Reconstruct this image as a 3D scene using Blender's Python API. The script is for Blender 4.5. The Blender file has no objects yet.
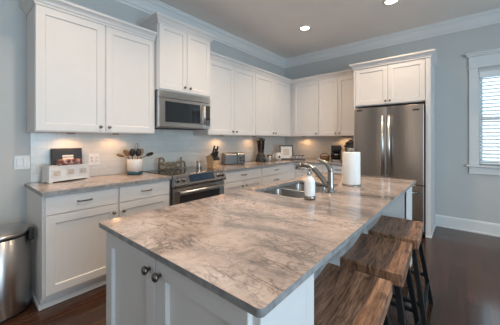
import bpy, bmesh, math, random
from mathutils import Vector, Matrix
random.seed(7)
S = bpy.context.scene
COL = S.collection
PI = math.pi

# ------------------------------------------------------------------ camera
cd = bpy.data.cameras.new('camera')
cam = bpy.data.objects.new('camera', cd); COL.objects.link(cam)
cam.location = (3.032, -4.795, 1.303)
cam.rotation_euler = (PI/2, 0, math.radians(40.05))
cd.sensor_width = 36.0
cd.lens = 254.8/500*36
cd.shift_y = -22.6/500
cd.clip_start = 0.02
S.camera = cam

# ------------------------------------------------------------------ world
W = bpy.data.worlds.new('world'); S.world = W; W.use_nodes = True
wn = W.node_tree.nodes; wl = W.node_tree.links
bg = wn['Background']
bg.inputs[0].default_value = (0.66, 0.86, 1.0, 1); bg.inputs[1].default_value = 2.6

# ------------------------------------------------------------------ area lights (right: daylight from out of frame; front: added warm fill)
def area(name, loc, rot, sx, sy, power, col):
    l = bpy.data.lights.new(name, 'AREA'); l.shape = 'RECTANGLE'; l.size = sx; l.size_y = sy
    l.energy = power; l.color = col
    o = bpy.data.objects.new(name, l); COL.objects.link(o); o.location = loc; o.rotation_euler = rot
    return o
area('daylight_right', (6.55, -4.2, 1.45), (0, PI/2+math.radians(18), 0), 2.2, 3.4, 122, (0.60, 0.82, 1.0))
area('fill_light_front', (2.8, -8.9, 1.6), (PI/2, 0, 0), 3.2, 2.2, 19, (1.0, 0.90, 0.80))  # added fill for faces turned to the front

# ------------------------------------------------------------------ exposure
vs = S.view_settings
vs.view_transform = 'Standard'; vs.look = 'None'; vs.gamma = 1.0; vs.use_curve_mapping = False
vs.exposure = 0.0
CAN_W = 58.0
PUCK_W = 3.4

# ------------------------------------------------------------------ materials
def newmat(name):
    m = bpy.data.materials.new(name); m.use_nodes = True
    n = m.node_tree.nodes; l = m.node_tree.links
    return m, n, l, n['Principled BSDF']
def setp(b, col=None, rough=None, metal=None, spec=None, **k):
    if col is not None: b.inputs['Base Color'].default_value = (*col, 1)
    if rough is not None: b.inputs['Roughness'].default_value = rough
    if metal is not None: b.inputs['Metallic'].default_value = metal
    if spec is not None: b.inputs['Specular IOR Level'].default_value = spec
    for a, v in k.items(): b.inputs[a].default_value = v
def coords(n, l, scale=(1, 1, 1), rot=(0, 0, 0)):
    tc = n.new('ShaderNodeTexCoord'); mp = n.new('ShaderNodeMapping')
    mp.inputs['Scale'].default_value = scale; mp.inputs['Rotation'].default_value = rot
    l.new(tc.outputs['Object'], mp.inputs['Vector']); return mp.outputs['Vector']
def noise(n, l, vec, scale, detail=4, rough=.55, dist=0.0):
    t = n.new('ShaderNodeTexNoise'); t.inputs['Scale'].default_value = scale
    t.inputs['Detail'].default_value = detail; t.inputs['Roughness'].default_value = rough
    t.inputs['Distortion'].default_value = dist
    l.new(vec, t.inputs['Vector']); return t.outputs['Fac']
def ramp(n, l, fac, stops):
    r = n.new('ShaderNodeValToRGB'); e = r.color_ramp.elements
    while len(e) < len(stops): e.new(0.5)
    for k, (p, c) in enumerate(stops):
        e[k].position = p; e[k].color = (*c, 1) if len(c) == 3 else c
    l.new(fac, r.inputs['Fac']); return r.outputs['Color']
def mix(n, l, fac, a, b, mode='MIX'):
    m = n.new('ShaderNodeMix'); m.data_type = 'RGBA'; m.blend_type = mode
    if isinstance(fac, float): m.inputs[0].default_value = fac
    else: l.new(fac, m.inputs[0])
    for i, v in ((6, a), (7, b)):
        if isinstance(v, tuple): m.inputs[i].default_value = (*v, 1)
        else: l.new(v, m.inputs[i])
    return m.outputs[2]
def bump(n, l, b, h, strength=.2, dist=.01):
    k = n.new('ShaderNodeBump'); k.inputs['Strength'].default_value = strength; k.inputs['Distance'].default_value = dist
    l.new(h, k.inputs['Height']); l.new(k.outputs['Normal'], b.inputs['Normal'])
def plain(name, col, rough=.5, metal=0.0, var=.04, nscale=6, **k):
    m, n, l, b = newmat(name); setp(b, col, rough, metal, **k)
    if var:
        v = coords(n, l); f = noise(n, l, v, nscale, 3)
        lo = tuple(c*(1-var) for c in col); hi = tuple(min(1, c*(1+var)) for c in col)
        l.new(ramp(n, l, f, [(.3, lo), (.7, hi)]), b.inputs['Base Color'])
    return m
M = {}
M['wall'] = plain('wall_paint', (.545, .55, .54), .75, var=.02, nscale=2)
M['ceil'] = plain('ceiling_paint', (.86, .81, .765), .85, var=.02, nscale=2)
M['trim'] = plain('trim_paint', (.74, .74, .735), .45, var=.01)
M['cab'] = plain('cabinet_paint', (.73, .70, .68), .42, var=.012)
M['dark'] = plain('dark_gap', (.03, .03, .03), .7, var=0)
M['pewter'] = plain('pewter', (.22, .19, .17), .32, 1.0, var=.05)
M['bronze'] = plain('dark_pull_metal', (.12, .095, .08), .35, 1.0, var=.05)
M['chrome'] = plain('brushed_nickel', (.33, .315, .30), .24, 1.0, var=.03)
M['black'] = plain('black_plastic', (.018, .018, .019), .32, var=.1)
M['blackglass'] = plain('black_glass', (.012, .013, .015), .05, var=0, IOR=1.75)
M['ovenglass'] = plain('oven_glass', (.02, .02, .022), .1, var=0)
M['display'] = plain('display_glass', (.016, .03, .06), .10, var=.2, nscale=30)  # blue of the window reflection is put into the base colour
M['iron'] = plain('black_iron', (.025, .026, .028), .42, .6, var=.1, nscale=30)
M['ceramic'] = plain('white_ceramic', (.72, .70, .68), .18, var=.01)
M['teal'] = plain('teal_glaze', (.014, .06, .08), .25, var=.15)
M['soapwhite'] = plain('soap_bottle', (.86, .87, .88), .25, var=.01)
M['paper'] = plain('paper_towel', (.86, .85, .84), .95, var=.03, nscale=60)
M['plate'] = plain('switch_plate', (.78, .78, .77), .35, var=0)
M['blackbook'] = plain('black_cover', (.018, .022, .03), .5, var=.1)
M['label'] = plain('white_label', (.75, .75, .74), .6, var=0)
M['whitewash'] = plain('whitewashed_wood', (.72, .72, .71), .55, var=.05, nscale=25)
M['shell'] = plain('pale_shell', (.55, .47, .40), .5, var=.25, nscale=60)
M['insert'] = plain('linen_insert', (.58, .53, .47), .8, var=.1, nscale=60)
M['photo'] = plain('printed_paper', (.72, .69, .66), .6, var=.12, nscale=30)
M['frame'] = plain('dark_frame_wood', (.06, .045, .04), .45, var=.15, nscale=30)
M['basket'] = plain('brown_wicker', (.15, .075, .03), .7, var=.4, nscale=70)
M['blind'] = plain('blind_slat', (.86, .87, .88), .45, var=0)
M['spoonwood'] = plain('spoon_wood', (.30, .185, .10), .5, var=.2, nscale=30)
M['lightwood'] = plain('light_wood', (.50, .33, .19), .5, var=.2, nscale=30)
M['leaf'] = plain('leaf', (.05, .10, .03), .6, var=.4, nscale=5)
M['grey'] = plain('silver_plastic', (.42, .41, .40), .3, .6, var=.05)
M['toaster'] = plain('toaster_steel', (.20, .185, .175), .36, 1.0, var=.04)
M['lawn'] = plain('lawn', (.08, .13, .04), .9, var=.3, nscale=3)

def emit(name, col, st):
    m, n, l, b = newmat(name); setp(b, (.8, .8, .8), .5)
    b.inputs['Emission Color'].default_value = (*col, 1); b.inputs['Emission Strength'].default_value = st
    return m
M['lamp'] = emit('lamp_lens', (1.0, .86, .68), 9.0)
M['puck'] = emit('puck_lens', (1.0, .72, .42), 6.0)

ROT = .25
def steel(name, col, rough, axis='z', k=.10):
    m, n, l, b = newmat(name); setp(b, col, rough, 1.0)
    sc = {'z': (60, 60, 1.2), 'h': (1.5, 1.5, 40)}[axis]
    v = coords(n, l, sc); f = noise(n, l, v, 1.0, 3)
    l.new(ramp(n, l, f, [(.25, tuple(c*(1-k) for c in col)), (.75, tuple(min(1, c*(1+k)) for c in col))]), b.inputs['Base Color'])
    r = n.new('ShaderNodeMapRange'); r.inputs[3].default_value = rough*.98; r.inputs[4].default_value = rough*1.02
    l.new(f, r.inputs[0]); l.new(r.outputs[0], b.inputs['Roughness'])
    b.inputs['Anisotropic'].default_value = .75; b.inputs['Anisotropic Rotation'].default_value = ROT
    tg = n.new('ShaderNodeTangent'); tg.direction_type = 'RADIAL'; tg.axis = 'Z'; l.new(tg.outputs[0], b.inputs['Tangent'])
    return m
M['steel'] = steel('stainless_steel', (.50, .48, .465), .30, k=.04)
M['steelh'] = steel('stainless_brushed_across', (.52, .505, .49), .33, 'h', .01)
M['rangesteel'] = steel('range_steel', (.27, .255, .245), .27, 'h', .015)
M['bright'] = plain('bright_steel_bar', (.80, .79, .78), .28, 1.0, var=.02)
M['fridge'] = steel('refrigerator_steel', (.37, .33, .30), .28, k=.03)
M['sinksteel'] = steel('sink_steel', (.56, .55, .54), .30, 'h', .04)

def stone():
    m, n, l, b = newmat('polished_stone'); setp(b, rough=.13)
    R = (0, 0, math.radians(-38))
    v = coords(n, l, (1, 1.0, 1), R)
    vs_ = coords(n, l, (.55, 1.7, 1), R)
    cloud = noise(n, l, vs_, 1.7, 6, .6, .7)
    base = ramp(n, l, cloud, [(.33, (.15, .135, .128)), (.41, (.27, .238, .22)), (.48, (.46, .38, .33)), (.58, (.53, .435, .37)), (.72, (.60, .53, .475))])
    mid = ramp(n, l, noise(n, l, v, 7, 7, .68, .8), [(.34, (.55, .53, .52)), (.44, (.92, .90, .88)), (.56, (1.04, 1.02, 1.01)), (.68, (1.2, 1.2, 1.2))])
    base = mix(n, l, .8, base, mid, 'MULTIPLY')
    gm = ramp(n, l, noise(n, l, v, 38, 6, .7, .2), [(.35, (.55, .53, .52)), (.44, (.97, .96, .95)), (.62, (1.08, 1.07, 1.07))])
    base = mix(n, l, .55, base, gm, 'MULTIPLY')
    def vein(vec, sc, det, dist, w, amt, col, base):
        t = n.new('ShaderNodeTexNoise'); t.inputs['Scale'].default_value = sc; t.inputs['Detail'].default_value = det
        t.inputs['Roughness'].default_value = .62; t.inputs['Distortion'].default_value = dist; l.new(vec, t.inputs['Vector'])
        f = ramp(n, l, t.outputs['Fac'], [(.5-w, (0, 0, 0)), (.5, (amt, amt, amt)), (.5+w, (0, 0, 0))])
        g = noise(n, l, v, 2.6, 3); gate = ramp(n, l, g, [(.38, (0, 0, 0)), (.52, (1, 1, 1))])
        return mix(n, l, mix(n, l, 1.0, f, gate, 'MULTIPLY'), base, col)
    base = vein(vs_, 2.2, 6, 1.2, .014, .75, (.11, .095, .09), base)
    base = vein(v, 4.5, 7, 1.0, .014, .75, (.17, .135, .115), base)
    base = vein(v, 9.0, 7, .8, .016, .6, (.22, .175, .15), base)
    def crack(sc, w, amt, col, base, lo, hi):
        dn_ = n.new('ShaderNodeTexNoise'); dn_.inputs['Scale'].default_value = sc*.9; dn_.inputs['Detail'].default_value = 5; l.new(vs_, dn_.inputs['Vector'])
        ad = n.new('ShaderNodeVectorMath'); ad.operation = 'MULTIPLY_ADD'; ad.inputs[1].default_value = (.28/sc*3,)*3
        l.new(dn_.outputs['Color'], ad.inputs[0]); l.new(vs_, ad.inputs[2])
        vo = n.new('ShaderNodeTexVoronoi'); vo.feature = 'DISTANCE_TO_EDGE'; vo.inputs['Scale'].default_value = sc; l.new(ad.outputs[0], vo.inputs['Vector'])
        f = ramp(n, l, vo.outputs['Distance'], [(0, (amt, amt, amt)), (w, (amt*.55,)*3), (w*2.2, (0, 0, 0))])
        gt = ramp(n, l, noise(n, l, v, 3.7, 3), [(lo, (0, 0, 0)), (hi, (1, 1, 1))])
        return mix(n, l, mix(n, l, 1.0, f, gt, 'MULTIPLY'), base, col)
    base = crack(7.0, .011, .65, (.10, .085, .08), base, .42, .58)
    base = crack(13.0, .02, .7, (.17, .135, .115), base, .47, .60)
    base = mix(n, l, 1.0, base, (.98, .99, 1.05), 'MULTIPLY')
    l.new(base, b.inputs['Base Color'])
    return m
M['stone'] = stone()
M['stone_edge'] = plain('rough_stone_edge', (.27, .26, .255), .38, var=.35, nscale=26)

def floorwood():
    m, n, l, b = newmat('dark_hardwood'); setp(b, rough=.22)
    tc = n.new('ShaderNodeTexCoord'); mp = n.new('ShaderNodeMapping'); mp.inputs['Rotation'].default_value = (0, 0, PI/2)
    l.new(tc.outputs['Object'], mp.inputs['Vector'])
    br = n.new('ShaderNodeTexBrick'); br.inputs['Scale'].default_value = 1
    br.inputs['Color1'].default_value = (.046, .020, .012, 1); br.inputs['Color2'].default_value = (.085, .038, .022, 1)
    br.inputs['Mortar'].default_value = (.014, .008, .006, 1); br.inputs['Mortar Size'].default_value = .0012
    br.inputs['Brick Width'].default_value = 1.4; br.inputs['Row Height'].default_value = .127; br.inputs['Mortar Smooth'].default_value = .2
    l.new(mp.outputs['Vector'], br.inputs['Vector'])
    v = coords(n, l, (14, 1.0, 1)); g = noise(n, l, v, 2.2, 6, .6, .8)
    gr = ramp(n, l, g, [(.3, (.45, .42, .40)), (.6, (1.1, 1.05, 1))])
    c = mix(n, l, .8, br.outputs['Color'], gr, 'MULTIPLY'); l.new(c, b.inputs['Base Color'])
    bump(n, l, b, g, .08, .004)
    r = n.new('ShaderNodeMapRange'); r.inputs[3].default_value = .11; r.inputs[4].default_value = .22
    l.new(g, r.inputs[0]); l.new(r.outputs[0], b.inputs['Roughness'])
    return m
M['floor'] = floorwood()

def seatwood():
    m, n, l, b = newmat('rustic_brown_wood'); setp(b, rough=.42)
    oi = n.new('ShaderNodeObjectInfo')
    tc = n.new('ShaderNodeTexCoord'); mp = n.new('ShaderNodeMapping'); mp.inputs['Scale'].default_value = (20, 1.7, 5)
    ad = n.new('ShaderNodeVectorMath'); ad.operation = 'ADD'; l.new(tc.outputs['Object'], ad.inputs[0])
    ml = n.new('ShaderNodeMath'); ml.operation = 'MULTIPLY'; ml.inputs[1].default_value = 5; l.new(oi.outputs['Random'], ml.inputs[0])
    l.new(ml.outputs[0], ad.inputs[1]); l.new(ad.outputs[0], mp.inputs['Vector'])
    g = noise(n, l, mp.outputs['Vector'], 2.0, 9, .66, .9)
    base = ramp(n, l, g, [(.30, (.055, .028, .017)), (.42, (.19, .105, .062)), (.54, (.33, .195, .12)), (.72, (.50, .33, .22))])
    # broad planks side by side
    sx = n.new('ShaderNodeSeparateXYZ'); l.new(tc.outputs['Object'], sx.inputs[0])
    md = n.new('ShaderNodeMath'); md.operation = 'MULTIPLY'; md.inputs[1].default_value = 9.0; l.new(sx.outputs[0], md.inputs[0])
    fl = n.new('ShaderNodeMath'); fl.operation = 'FLOOR'; l.new(md.outputs[0], fl.inputs[0])
    wn_ = n.new('ShaderNodeTexWhiteNoise'); wn_.noise_dimensions = '1D'; l.new(fl.outputs[0], wn_.inputs['W'])
    pc = ramp(n, l, wn_.outputs['Value'], [(0, (.62, .58, .56)), (1, (1.15, 1.08, 1.0))])
    base = mix(n, l, .7, base, pc, 'MULTIPLY')
    v2 = coords(n, l, (3.5, 2, 3)); k = noise(n, l, v2, 3.2, 5, .6, .5)
    kn = ramp(n, l, k, [(.30, (.18, .15, .13)), (.42, (1, 1, 1))])
    base = mix(n, l, .8, base, kn, 'MULTIPLY')
    v3 = coords(n, l, (70, 5, 20)); fg = ramp(n, l, noise(n, l, v3, 2.0, 4, .6, .3), [(.36, (.45, .40, .37)), (.50, (1.05, 1, 1)), (.66, (1.25, 1.2, 1.15))])
    base = mix(n, l, .8, base, fg, 'MULTIPLY'); base = mix(n, l, 1.0, base, (1.16, 1.06, 1.0), 'MULTIPLY'); l.new(base, b.inputs['Base Color'])
    bump(n, l, b, g, .25, .004)
    return m
M['seat'] = seatwood()

def tiles():
    m, n, l, b = newmat('white_glass_tile'); setp(b, rough=.16)
    tc = n.new('ShaderNodeTexCoord'); sp = n.new('ShaderNodeSeparateXYZ'); cb = n.new('ShaderNodeCombineXYZ')
    l.new(tc.outputs['Object'], sp.inputs[0])
    ad = n.new('ShaderNodeMath'); ad.operation = 'ADD'; l.new(sp.outputs[0], ad.inputs[0]); l.new(sp.outputs[1], ad.inputs[1])
    l.new(ad.outputs[0], cb.inputs[0]); l.new(sp.outputs[2], cb.inputs[1])
    br = n.new('ShaderNodeTexBrick'); br.inputs['Scale'].default_value = 1
    br.inputs['Color1'].default_value = (.59, .60, .58, 1); br.inputs['Color2'].default_value = (.64, .65, .63, 1)
    br.inputs['Mortar'].default_value = (.51, .51, .49, 1); br.inputs['Mortar Size'].default_value = .0016; br.inputs['Mortar Smooth'].default_value = .1
    br.inputs['Brick Width'].default_value = .152; br.inputs['Row Height'].default_value = .0763
    l.new(cb.outputs[0], br.inputs['Vector']); l.new(br.outputs['Color'], b.inputs['Base Color'])
    iv = n.new('ShaderNodeMath'); iv.operation = 'SUBTRACT'; iv.inputs[0].default_value = 1; l.new(br.outputs['Fac'], iv.inputs[1])
    bump(n, l, b, iv.outputs[0], .3, .002)
    return m
M['tile'] = tiles()

def redpack():
    m, n, l, b = newmat('red_printed_pack'); setp(b, rough=.4)
    v = coords(n, l, (1, 1, 1)); f = noise(n, l, v, 32, 2, .5)
    l.new(ramp(n, l, f, [(.42, (.17, .045, .035)), (.52, (.26, .10, .08)), (.60, (.55, .42, .38))]), b.inputs['Base Color'])
    return m
M['redpack'] = redpack()
def ropewood():
    m, n, l, b = newmat('weathered_letter_wood'); setp(b, rough=.6)
    v = coords(n, l); f = noise(n, l, v, 40, 4, .6)
    l.new(ramp(n, l, f, [(.35, (.15, .105, .065)), (.65, (.34, .26, .18))]), b.inputs['Base Color']); return m
M['rope'] = ropewood()
def glass(name, tint=(1, 1, 1), gloss=.12):
    m, n, l, b = newmat(name); n.remove(b)
    tr = n.new('ShaderNodeBsdfTransparent'); tr.inputs[0].default_value = (*tint, 1)
    gl = n.new('ShaderNodeBsdfGlossy'); gl.inputs['Roughness'].default_value = .03
    fr = n.new('ShaderNodeFresnel'); fr.inputs[0].default_value = 1.45
    mx = n.new('ShaderNodeMixShader'); l.new(fr.outputs[0], mx.inputs[0]); l.new(tr.outputs[0], mx.inputs[1]); l.new(gl.outputs[0], mx.inputs[2])
    l.new(mx.outputs[0], n['Material Output'].inputs[0]); return m
M['glass'] = glass('clear_glass', (.96, .98, .98))
M['jar'] = glass('blender_jar_plastic', (.72, .66, .62))

# ------------------------------------------------------------------ mesh builder
class MB:
    def __init__(s): s.v = []; s.f = []; s.sm = []
    def add(s, vs_, fs, smooth=False):
        o = len(s.v); s.v += [tuple(p) for p in vs_]; s.f += [tuple(i+o for i in f) for f in fs]; s.sm += [smooth]*len(fs); return s
    def box(s, x0, x1, y0, y1, z0, z1):
        x0, x1 = sorted((x0, x1)); y0, y1 = sorted((y0, y1)); z0, z1 = sorted((z0, z1))
        p = [(x, y, z) for x in (x0, x1) for y in (y0, y1) for z in (z0, z1)]
        return s.add(p, [(0, 1, 3, 2), (4, 6, 7, 5), (0, 4, 5, 1), (2, 3, 7, 6), (0, 2, 6, 4), (1, 5, 7, 3)])
    def tube(s, path, r, n=12, cap=True, smooth=True):
        P = [Vector(p) for p in path]; R = r if isinstance(r, (list, tuple)) else [r]*len(P)
        vs_ = []; up = None
        for i, p in enumerate(P):
            t = (P[min(i+1, len(P)-1)]-P[max(i-1, 0)]).normalized()
            if up is None:
                up = Vector((0, 0, 1)) if abs(t.z) < .9 else Vector((1, 0, 0))
            a = (up-t*up.dot(t)); a = a.normalized() if a.length > 1e-6 else t.orthogonal().normalized()
            up = a; b = t.cross(a)
            for k in range(n):
                w = 2*PI*k/n; vs_.append(p+(a*math.cos(w)+b*math.sin(w))*R[i])
        fs = [(i*n+k, i*n+(k+1) % n, (i+1)*n+(k+1) % n, (i+1)*n+k) for i in range(len(P)-1) for k in range(n)]
        s.add(vs_, fs, smooth)
        if cap:
            o = len(s.v)-len(vs_)
            s.f.append(tuple(o+k for k in reversed(range(n)))); s.sm.append(False)
            s.f.append(tuple(o+(len(P)-1)*n+k for k in range(n))); s.sm.append(False)
        return s
    def bar(s, p0, p1, w, h, up=(0, 0, 1)):
        p0, p1 = Vector(p0), Vector(p1); t = (p1-p0).normalized(); u = Vector(up)
        a = t.cross(u)
        if a.length < 1e-4: a = t.orthogonal()
        a.normalize(); b = a.cross(t).normalized()
        vs_ = [p+a*x*w/2+b*y*h/2 for p in (p0, p1) for x, y in ((-1, -1), (1, -1), (1, 1), (-1, 1))]
        return s.add(vs_, [(0, 1, 2, 3), (7, 6, 5, 4), (0, 4, 5, 1), (1, 5, 6, 2), (2, 6, 7, 3), (3, 7, 4, 0)])
    def lathe(s, c, prof, n=28, axis='z', smooth=True):
        c = Vector(c); vs_ = []
        for r, h in prof:
            for k in range(n):
                w = 2*PI*k/n; a, b = r*math.cos(w), r*math.sin(w)
                vs_.append(c+Vector({'z': (a, b, h), 'x': (h, a, b), '-y': (a, -h, b), 'y': (a, h, b)}[axis]))
        fs = [(i*n+k, i*n+(k+1) % n, (i+1)*n+(k+1) % n, (i+1)*n+k) for i in range(len(prof)-1) for k in range(n)]
        s.add(vs_, fs, smooth); o = len(s.v)-len(vs_); m = len(prof)-1
        if prof[0][0] > 1e-5: s.f.append(tuple(o+k for k in reversed(range(n)))); s.sm.append(False)
        if prof[m][0] > 1e-5: s.f.append(tuple(o+m*n+k for k in range(n))); s.sm.append(False)
        return s
    def prism(s, pts, d):       # polygon (3-D points) pushed along vector d
        d = Vector(d); n = len(pts); A = [Vector(p) for p in pts]
        return s.add(A+[p+d for p in A], [tuple(reversed(range(n))), tuple(range(n, 2*n))]+[(k, (k+1) % n, n+(k+1) % n, n+k) for k in range(n)])
    def sweep(s, path, prof, z=0.0, closed=False):   # prof (out, height) swept along xy polyline, out = right-hand side of travel
        P = [Vector((p[0], p[1])) for p in path]; vs_ = []; m = len(prof)
        for i, p in enumerate(P):
            d0 = (p-P[i-1]).normalized() if i > 0 else None
            d1 = (P[i+1]-p).normalized() if i < len(P)-1 else None
            n0 = Vector((d0.y, -d0.x)) if d0 else None; n1 = Vector((d1.y, -d1.x)) if d1 else None
            if n0 is None: o = n1
            elif n1 is None: o = n0
            else:
                o = (n0+n1); o = o/ (1+n0.dot(n1))
            for a, h in prof: vs_.append((p.x+o.x*a, p.y+o.y*a, z+h))
        fs = [(i*m+k, i*m+(k+1) % m, (i+1)*m+(k+1) % m, (i+1)*m+k) for i in range(len(P)-1) for k in range(m)]
        fs += [tuple(reversed(range(m))), tuple((len(P)-1)*m+k for k in range(m))]
        return s.add(vs_, fs)
def locsum(p):
    v = Vector((0, 0, 0))
    while p is not None: v += Vector(p.location); p = p.parent
    return v
def obj(name, mb, mat, parent=None, bevel=0.0, seg=2, local=False, smooth_all=False):
    off = Vector((0, 0, 0)) if (parent is None or local) else locsum(parent)
    me = bpy.data.meshes.new(name)
    me.from_pydata([tuple(Vector(v)-off) for v in mb.v], [], mb.f); me.update()
    for p, sflag in zip(me.polygons, mb.sm): p.use_smooth = sflag or smooth_all
    bm = bmesh.new(); bm.from_mesh(me); bmesh.ops.recalc_face_normals(bm, faces=bm.faces); bm.to_mesh(me); bm.free()
    me.materials.append(M[mat] if isinstance(mat, str) else mat)
    o = bpy.data.objects.new(name, me); COL.objects.link(o)
    if parent is not None: o.parent = parent
    if bevel:
        b = o.modifiers.new('bevel', 'BEVEL'); b.width = bevel; b.segments = seg; b.limit_method = 'ANGLE'; b.angle_limit = math.radians(40)
    return o
def thing(name, label, cat, loc=(0, 0, 0), group=None, rz=0.0):
    o = bpy.data.objects.new(name, None); COL.objects.link(o); o.empty_display_size = .1
    o.location = loc; o.rotation_euler = (0, 0, rz); o['label'] = label; o['category'] = cat
    if group: o['group'] = group
    return o
def tag(o, label, cat, group=None):
    o['label'] = label; o['category'] = cat
    if group: o['group'] = group
    return o
def struct(name, mb, mat, bevel=0.0, parent=None):
    o = obj(name, mb, mat, parent, bevel)
    if parent is None: o['kind'] = 'structure'
    return o
def copy_tree(o, parent=None):
    c = o.copy(); COL.objects.link(c)
    if parent is not None: c.parent = parent
    for ch in list(o.children): copy_tree(ch, c)
    return c

# ------------------------------------------------------------------ room shell
H = 3.05; X1 = 6.6; Y0 = -9.0
WX0, WX1, WZ0, WZ1 = 3.18, 4.10, .95, 2.27     # window in the back wall
struct('floor', MB().box(-.12, X1+.12, Y0-.12, .12, -.1, 0), 'floor')
struct('ceiling', MB().box(-.12, X1+.12, Y0-.12, .12, H, H+.1), 'ceil')
struct('wall_left', MB().box(-.12, 0, Y0, .12, 0, H), 'wall')
struct('wall_back', MB().box(0, WX0, 0, .12, 0, H).box(WX1, X1, 0, .12, 0, H).box(WX0, WX1, 0, .12, 0, WZ0).box(WX0, WX1, 0, .12, WZ1, H), 'wall')
struct('wall_right', MB().box(X1, X1+.12, Y0, -6.0, 0, H).box(X1, X1+.12, -2.4, .12, 0, H).box(X1, X1+.12, -6.0, -2.4, 0, .25).box(X1, X1+.12, -6.0, -2.4, 2.65, H), 'wall')
struct('wall_front', MB().box(-.12, X1+.12, Y0-.12, Y0, 0, H), 'wall')
# ceiling crown moulding along the left and the back wall
cp = [(0, -.17), (.012, -.17), (.016, -.145), (.03, -.135), (.040, -.10), (.064, -.055), (.082, -.04), (.085, -.02), (.096, -.018), (.096, 0), (0, 0)]
struct('trim_1', MB().sweep([(.0, Y0+.01), (.0, -.0), (X1-.01, -.0)], [(a, h) for a, h in cp], z=H-.0005), 'trim')
# base boards
bp = [(0, 0), (.03, 0), (.03, .018), (.016, .022), (.016, .145), (.012, .16), (.005, .17), (0, .17)]
struct('baseboard_back', MB().sweep([(2.694, -.0005), (X1-.01, -.0005)], bp), 'trim')
struct('baseboard_left', MB().sweep([(.0005, Y0+.01), (.0005, -4.327)], bp), 'trim')
# tiled splash backs
sb = MB().box(.0005, .009, -4.305, -.009, .916, 1.371).box(.0005, .009, -3.246, -2.494, 1.371, 1.44)
sb.box(.0005, 1.694, -.009, -.0005, .916, 1.371)
struct('trim_2', sb, 'tile')

# window with casing, sash and glass
wroot = bpy.data.objects.new('window_1', None); COL.objects.link(wroot); wroot.location = (WX0, 0, WZ0); wroot['kind'] = 'structure'
cs = MB().box(3.085, WX0, -.022, -.0005, .95, 2.31).box(WX1, WX1+.095, -.022, -.0005, .95, 2.31)
obj('casing', cs, 'trim', wroot, .003)
hd = MB().box(3.07, WX1+.11, -.03, -.0005, 2.31, 2.33).box(3.08, WX1+.10, -.024, -.0005, 2.33, 2.475).box(3.06, WX1+.12, -.05, -.0005, 2.475, 2.50).box(3.045, WX1+.135, -.065, -.0005, 2.50, 2.525)
obj('head_trim', hd, 'trim', wroot, .003)
obj('stool', MB().box(3.055, WX1+.125, -.06, .06, .925, .95), 'trim', wroot, .005)
obj('apron', MB().box(3.085, WX1+.095, -.02, -.0005, .825, .925), 'trim', wroot, .003)
obj('jamb', MB().box(WX0, WX0+.012, 0, .12, WZ0, WZ1).box(WX1-.012, WX1, 0, .12, WZ0, WZ1).box(WX0, WX1, 0, .12, WZ1-.012, WZ1).box(WX0+.012, WX1-.012, .06, .12, WZ0, WZ0+.012), 'trim', wroot)
sa = MB(); a0, a1, b0, b1 = WX0+.013, WX1-.013, WZ0+.013, WZ1-.013
for z0, z1, y in ((b0, 1.62, .085), (1.59, b1, .10)):
    sa.box(a0, a0+.04, y, y+.025, z0, z1).box(a1-.04, a1, y, y+.025, z0, z1).box(a0+.04, a1-.04, y, y+.025, z0, z0+.04).box(a0+.04, a1-.04, y, y+.025, z1-.04, z1)
sash = obj('sash', sa, 'trim', wroot)
obj('pane', MB().box(a0+.04, a1-.04, .095, .099, b0+.04, 1.58).box(a0+.04, a1-.04, .110, .114, 1.63, b1-.04), 'glass', sash)
bl = thing('window_blind', 'white horizontal slat blind lowered over the window in the grey-blue wall', 'blind', (WX0+.5, .035, WZ1-.02))
obj('head_rail', MB().box(WX0+.016, WX1-.016, .006, .066, 2.175, 2.256), 'blind', bl, .003)
slats = MB()
zz = 2.155
while zz > 1.0:
    c_, s_ = math.cos(math.radians(28)), math.sin(math.radians(28))
    y0_, z0_ = .038-.024*c_, zz-.024*s_; y1_, z1_ = .038+.024*c_, zz+.024*s_
    xm0, xm1 = WX0+.02, WX1-.02
    slats.prism([(xm0, y0_, z0_), (xm0, y1_, z1_), (xm0, y1_, z1_+.003), (xm0, .038, zz+.006), (xm0, y0_, z0_+.003)], (xm1-xm0, 0, 0))
    zz -= .050
obj('slats', slats, 'blind', bl)
obj('bottom_rail', MB().box(WX0+.018, WX1-.018, .02, .056, .965, .985), 'blind', bl, .003)
for x in (WX0+.12, WX1-.12): obj('ladder_cord', MB().tube([(x, .038, .985), (x, .038, 2.175)], .0012, 6), 'blind', bl)

# ------------------------------------------------------------------ cabinet helpers
FR = {  # (u along run, n out of wall, z) -> world
    'L': lambda u, n, z: (n, u, z),
    'B': lambda u, n, z: (u, -n, z),
    'I': lambda u, n, z: (u, -4.295-n, z),
    'K': lambda u, n, z: (1.765-n, u, z),
}
def fbox(mb, fr, u0, u1, n0, n1, z0, z1):
    a = FR[fr](u0, n0, z0); b = FR[fr](u1, n1, z1)
    return mb.box(a[0], b[0], a[1], b[1], a[2], b[2])
def panel_door(fr, u0, u1, z0, z1, n0, t=.02, st=.062, rec=.009, ch=.006):
    F = FR[fr]; mb = MB()
    def ring(d, n): return [F(u0+d, n, z0+d), F(u1-d, n, z0+d), F(u1-d, n, z1-d), F(u0+d, n, z1-d)]
    R = [ring(0, n0), ring(0, n0+t-.002), ring(.002, n0+t), ring(st, n0+t), ring(st+ch, n0+t-rec)]
    vs_ = [p for r in R for p in r]
    fs = [(3, 2, 1, 0)]
    for i in range(4):
        for k in range(4): fs.append((i*4+k, i*4+(k+1) % 4, (i+1)*4+(k+1) % 4, (i+1)*4+k))
    fs.append((16, 17, 18, 19))
    return mb.add(vs_, fs)
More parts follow.
